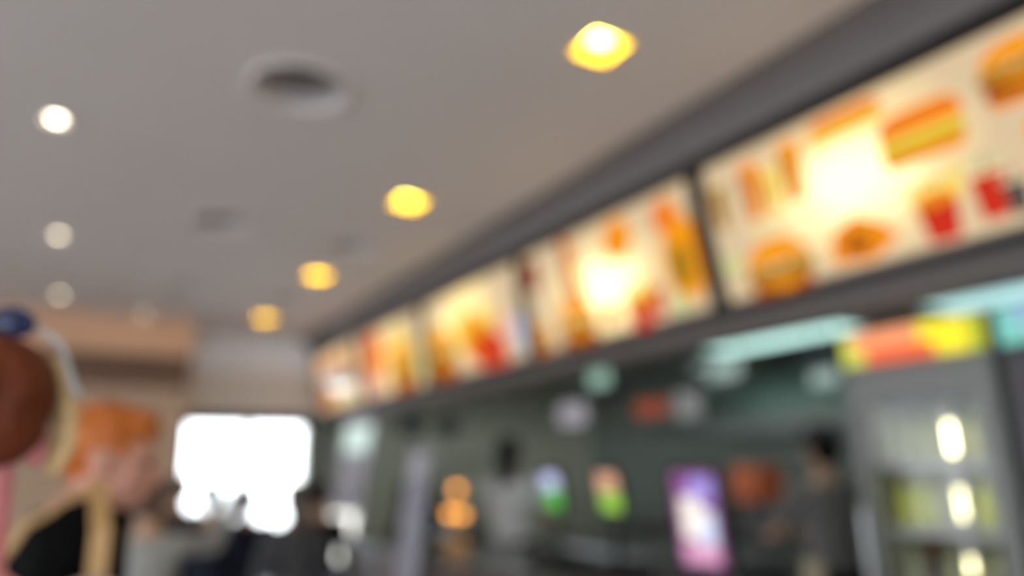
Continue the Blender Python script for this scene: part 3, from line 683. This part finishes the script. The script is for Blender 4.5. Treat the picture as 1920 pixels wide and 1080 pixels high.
    # clothing
    if shirt:
        b = BM(); torso(b, .012, 0, sz+.03)
        for s in (-1, 1):
            if sleeves == 'long': arm(b, .012, s)
            elif sleeves == 'short': q = Vector(S_[s]); cap(b, q, q.lerp(A[s][0], .62), .064, .058)
            else: cap(b, Vector(S_[s]) + Vector((-s*.03, 0, .012)), Vector(S_[s]) + Vector((0, 0, -.03)), .056, .056)
        kids.append(remeshed('shirt', b, shirt, t, voxel*.9, 3, .004, 9))
    b = BM(); legs(b, .014, .10); loft(b, [(0, 0, .80, .160, .125), (0, 0, .92, .178, .13), (0, L(1.0)-.004, 1.0, .172, .124)])
    kids.append(remeshed('trousers', b, trousers or m_black, t, voxel, 3, .004, 9))
    for s in (-1, 1):
        b = BM(); cap(b, (s*.10, -.035, .052), (s*.115, .14, .042), .050, .042); box(b, s*.107-.045, s*.107+.045, -.08, .18, 0.0, .022); kids.append(remeshed('shoe', b, m_black, t, voxel, 2))
    # hair
    b = BM()
    if style != 'none':
        if style == 'crop': ell(b, (0, -.022, .170), (.084, .102, .082), HM, 22); ell(b, (0, -.052, .140), (.078, .070, .072), HM, 20); ell(b, (0, .045, .200), (.060, .048, .036), HM, 16)
        else: ell(b, (0, -.026, .158), (.090, .104, .098), HM, 22); ell(b, (0, -.052, .115), (.082, .078, .088), HM, 20)
        if style == 'short': ell(b, (0, .045, .205), (.062, .050, .040), HM, 16)
        if style == 'full': ell(b, (0, .030, .215), (.078, .070, .050), HM, 16); ell(b, (0, -.06, .20), (.085, .075, .07), HM, 16)
        if style == 'bun': ell(b, (0, -.125, .205), (.045, .045, .045), HM, 16); ell(b, (0, .04, .205), (.062, .050, .035), HM, 16)
        if style == 'long':
            ell(b, (0, .04, .205), (.066, .052, .038), HM, 16); cap(b, (0, -.075, .12), (0, -.10, -.08), .070, .055, HM); cap(b, (.05, -.03, .12), (.055, -.07, -.06), .035, .03, HM); cap(b, (-.05, -.03, .12), (-.055, -.07, -.06), .035, .03, HM)
        if style == 'nape': ell(b, (0, .04, .205), (.062, .050, .036), HM, 16); cap(b, (0, -.095, .10), (0, -.13, .0), .045, .028, HM)
        kids.append(remeshed('hair', b, hair or m_brownhair, t, voxel*.55 if near else voxel, 2, .007 if near else .004, 30))
    if hat:
        b = BM(); ell(b, (0, -.018, .185), (.097, .110, .085), HM, 20); tbox(b, HM @ Matrix.Translation((0, .125, .185)) @ Matrix.Rotation(-.15, 4, 'X'), .14, .10, .014); kids.append(remeshed('cap', b, hat, t, voxel*.8, 3))
    for c in kids: c.scale = (k, k, k)
    return t, HM, k

jet = mat('black cloth', (.004, .004, .004), .95, var=.3, spec=.05); navy = mat('navy cloth', (.014, .017, .028), .9, spec=.1); charcoal = mat('charcoal cloth', (.05, .05, .055), .8)
palecloth = mat('pale grey cloth', (.42, .41, .40), .8); greycloth = mat('mid grey cloth', (.16, .148, .142), .8); beigecloth = mat('beige cloth', (.48, .43, .36), .8); brownc = mat('brown cloth', (.10, .07, .055), .8); denim = mat('denim', (.06, .08, .14), .8)

# nearest customer: auburn hair, seen from behind and the side at the left edge
p1, HM1, k1 = person('person with auburn hair at the left edge, head closest to the viewer', (-.108, 1.17, 0), (-.28, .96), 1.672, .010, m_skin2, m_auburn, 'crop', mat('pinkish beige cloth', (.50, .38, .33), .8), denim, 'short', head_turn=.0, near=True, hunch=-.03)
# second customer: ginger hair, black top, tan strap, in profile towards the counter
p2, HM2, k2 = person('ginger haired person in black top with tan shoulder strap', (-.07, 1.92, 0), (.985, -.17), 1.655, .010, m_skin, m_ginger, 'crop', jet, charcoal, 'short', near=True, hunch=.08, head_tilt=.06, lean=.28, wide=1.25,
    arms={1: ((.22, .08, 1.16), (.15, .32, 1.16)), -1: ((-.24, .02, 1.14), (-.17, .30, 1.18))})
b = BM(); prev = None
for dx, dy in ((0, 0), (.008, .014), (.006, -.014)):
    ch = [(.078, .0, .225, .006), (.088, -.015, .19, .011), (.096, -.028, .145, .013), (.093, -.042, .10, .012), (.082, -.052, .07, .006)]
    for p, q in zip(ch, ch[1:]): cap(b, (p[0]+dx, p[1]+dy, p[2]), (q[0]+dx, q[1]+dy, q[2]), p[3], q[3], HM1, 10)
o = remeshed('blond_strand', b, mat('blond hair', (.50, .33, .16), .6, var=.3, scale=30), p1, .004, 1); o.scale = (k1,)*3; o['label'] = 'blond strand'
# strap of the second customer's bag
t = thing('shoulder_bag', 'tan shoulder bag whose strap crosses the black top', 'bag', p2.location[:], p2.rotation_euler[2])
t.scale = (k2,)*3
m_tan2 = mat('tan leather', (.50, .30, .12), .5)
b = BM(); pts = [(x*1.08, y + .28*(z-.95), z + .035*(z > 1.25)) for x, y, z in ((.272, .16, .90), (.275, .12, 1.10), (.268, .10, 1.30), (.245, .06, 1.43), (.18, .01, 1.515), (.235, -.075, 1.44), (.262, -.10, 1.30), (.272, -.13, 1.10), (.272, -.16, .90))]
for p, q in zip(pts, pts[1:]):
    p, q = Vector(p), Vector(q); d = q-p; M = Matrix.Translation((p+q)/2) @ d.to_track_quat('Y', 'Z').to_matrix().to_4x4(); tbox(b, M, .036, d.length*1.08, .008)
st = obj('strap', b, m_tan2, t, bevel=.001)
b = BM(); box(b, .245, .33, -.18, .16, .62, .91); obj('bag_body', b, m_tan2, t, bevel=.02)

# sunglasses pushed up on the near head
g = thing('sunglasses', 'dark blue sunglasses pushed up on the auburn hair', 'sunglasses', p1.location[:], p1.rotation_euler[2])
g.scale = (k1,)*3
b = BM(); M = HM1
for s in (-1, 1): ell(b, (s*.036, .035, .279), (.031, .010, .023), M, 14)
obj('lens', b, mat('navy lens', (.02, .03, .08), .1), g, True)
b = BM(); tube(b, [M @ Vector((-.008, .037, .283)), M @ Vector((.008, .037, .283))], .004)
for s in (-1, 1): tube(b, [M @ Vector((s*.064, .035, .279)), M @ Vector((s*.090, .0, .25)), M @ Vector((s*.100, -.07, .17))], .004)
obj('glasses_frame', b, m_lgrey, g, True)

# customers farther along the queue
person('person in stone grey shirt raising one arm, right of the ginger head', (.37, 4.0, 0), (.5, .85), 1.50, .013, m_skin3, m_brownhair, 'short', mat('stone grey cloth', (.24, .23, .21), .8), jet, 'long', arms={1: ((.30, .14, 1.36), (.36, .26, 1.62))})
person('dark clothed customer below the left half of the door glare', (.86, 5.35, 0), (.3, .95), 1.47, .013, m_skin3, m_blackhair, 'short', navy, jet, 'long', wide=1.15)
person('dark clothed long haired customer below the right half of the door glare', (1.25, 4.75, 0), (-.3, .95), 1.46, .013, m_skin3, m_brownhair, 'long', charcoal, navy, 'long', wide=1.15)
person('dark clothed customer close to the slanted stands', (1.62, 5.45, 0), (.6, .8), 1.46, .013, m_skin3, m_blackhair, 'short', jet, denim, 'long', wide=1.1)
person('customer in brown by the tan far wall', (.42, 5.9, 0), (.9, .3), 1.56, .013, m_skin3, m_brownhair, 'full', brownc, jet, 'long')
person('customer in black between two others before the glass doors', (1.22, 5.98, 0), (.1, .9), 1.41, .013, m_skin3, m_blackhair, 'short', jet, navy, 'long', wide=1.1)
person('dark clothed customer at the left end of the door glare', (.80, 6.55, 0), (-.4, .9), 1.50, .013, m_skin3, m_brownhair, 'full', charcoal, jet, 'long', wide=1.1)
# staff
person('staff member with black hair and pale grey shirt, back turned', (2.98, 5.05, 0), (.9, .45), 1.76, .013, m_skin3, m_blackhair, 'long', palecloth, jet, 'short', arms={1: ((.24, .12, 1.16), (.16, .34, 1.12)), -1: ((-.24, .12, 1.16), (-.16, .34, 1.12))}, wide=1.1)
person('staff member in black cap and dark grey shirt near cooler', (3.63, 2.72, 0), (.3, .95), 1.71, .013, m_skin3, m_blackhair, 'short', greycloth, jet, 'short', hat=m_black, arms={1: ((.24, .12, 1.16), (.16, .34, 1.12)), -1: ((-.24, .12, 1.16), (-.16, .34, 1.12))}, wide=1.1)
person('staff member all in black between slanted stands and orange lamps', (2.83, 6.52, 0), (-.9, -.3), 1.72, .013, m_skin3, m_blackhair, 'long', jet, jet, 'long')

leaning_stand(1.84, 6.15, math.radians(30), 'tall slanted stand with two white cards with added glow beside the door glare', 2.02, .34, math.radians(13), m_lav, [(1.74, 1.97, (.80, 1., .92), 1.0), (.84, 1.22, (1., 1., .92), 2.6)])
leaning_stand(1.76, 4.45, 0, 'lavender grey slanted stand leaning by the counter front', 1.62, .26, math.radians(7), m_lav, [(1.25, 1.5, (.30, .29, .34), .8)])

# ------------------------------------------------------------------ world, camera
w = bpy.data.worlds.new('world'); S.world = w; w.use_nodes = True
nt = w.node_tree; bg = nt.nodes['Background']
tc = nt.nodes.new('ShaderNodeTexCoord'); sp = nt.nodes.new('ShaderNodeSeparateXYZ'); cr = nt.nodes.new('ShaderNodeValToRGB')
nt.links.new(tc.outputs['Generated'], sp.inputs[0]); nt.links.new(sp.outputs['Z'], cr.inputs[0]); nt.links.new(cr.outputs[0], bg.inputs[0])
cr.color_ramp.elements[0].position = 0; cr.color_ramp.elements[0].color = (.90, .96, 1, 1)
cr.color_ramp.elements[1].position = .8; cr.color_ramp.elements[1].color = (.72, .84, 1, 1)
bg.inputs[1].default_value = 6.8

cd = bpy.data.cameras.new('camera'); cam = bpy.data.objects.new('camera', cd); COL.objects.link(cam)
R = Matrix(((.85981, -.11083, -.49847), (-.51035, -.21914, -.83157), (-.01707, .96938, -.24498)))
u = R.row[0].normalized(); v_ = (R.row[1] - u*R.row[1].dot(u)).normalized(); R = Matrix((u, v_, u.cross(v_)))
cam.matrix_world = Matrix.Translation((0, 0, 1.5)) @ R.to_4x4()
cd.sensor_width = 36; cd.lens = 1369/1920*36
cd.clip_start = .02
cd.dof.use_dof = True; cd.dof.focus_distance = .45
# blur disc of distant points: aperture * f(px) / focus distance = 57 px
ap = 57*.45/1369; cd.dof.aperture_fstop = (cd.lens/1000)/ap
S.camera = cam
S.view_settings.view_transform = 'Standard'; S.view_settings.look = 'None'; S.view_settings.gamma = 1; S.view_settings.exposure = 0.0
S.view_settings.use_curve_mapping = False
S.cycles.use_denoising = True; S.cycles.max_bounces = 8; S.cycles.transparent_max_bounces = 8
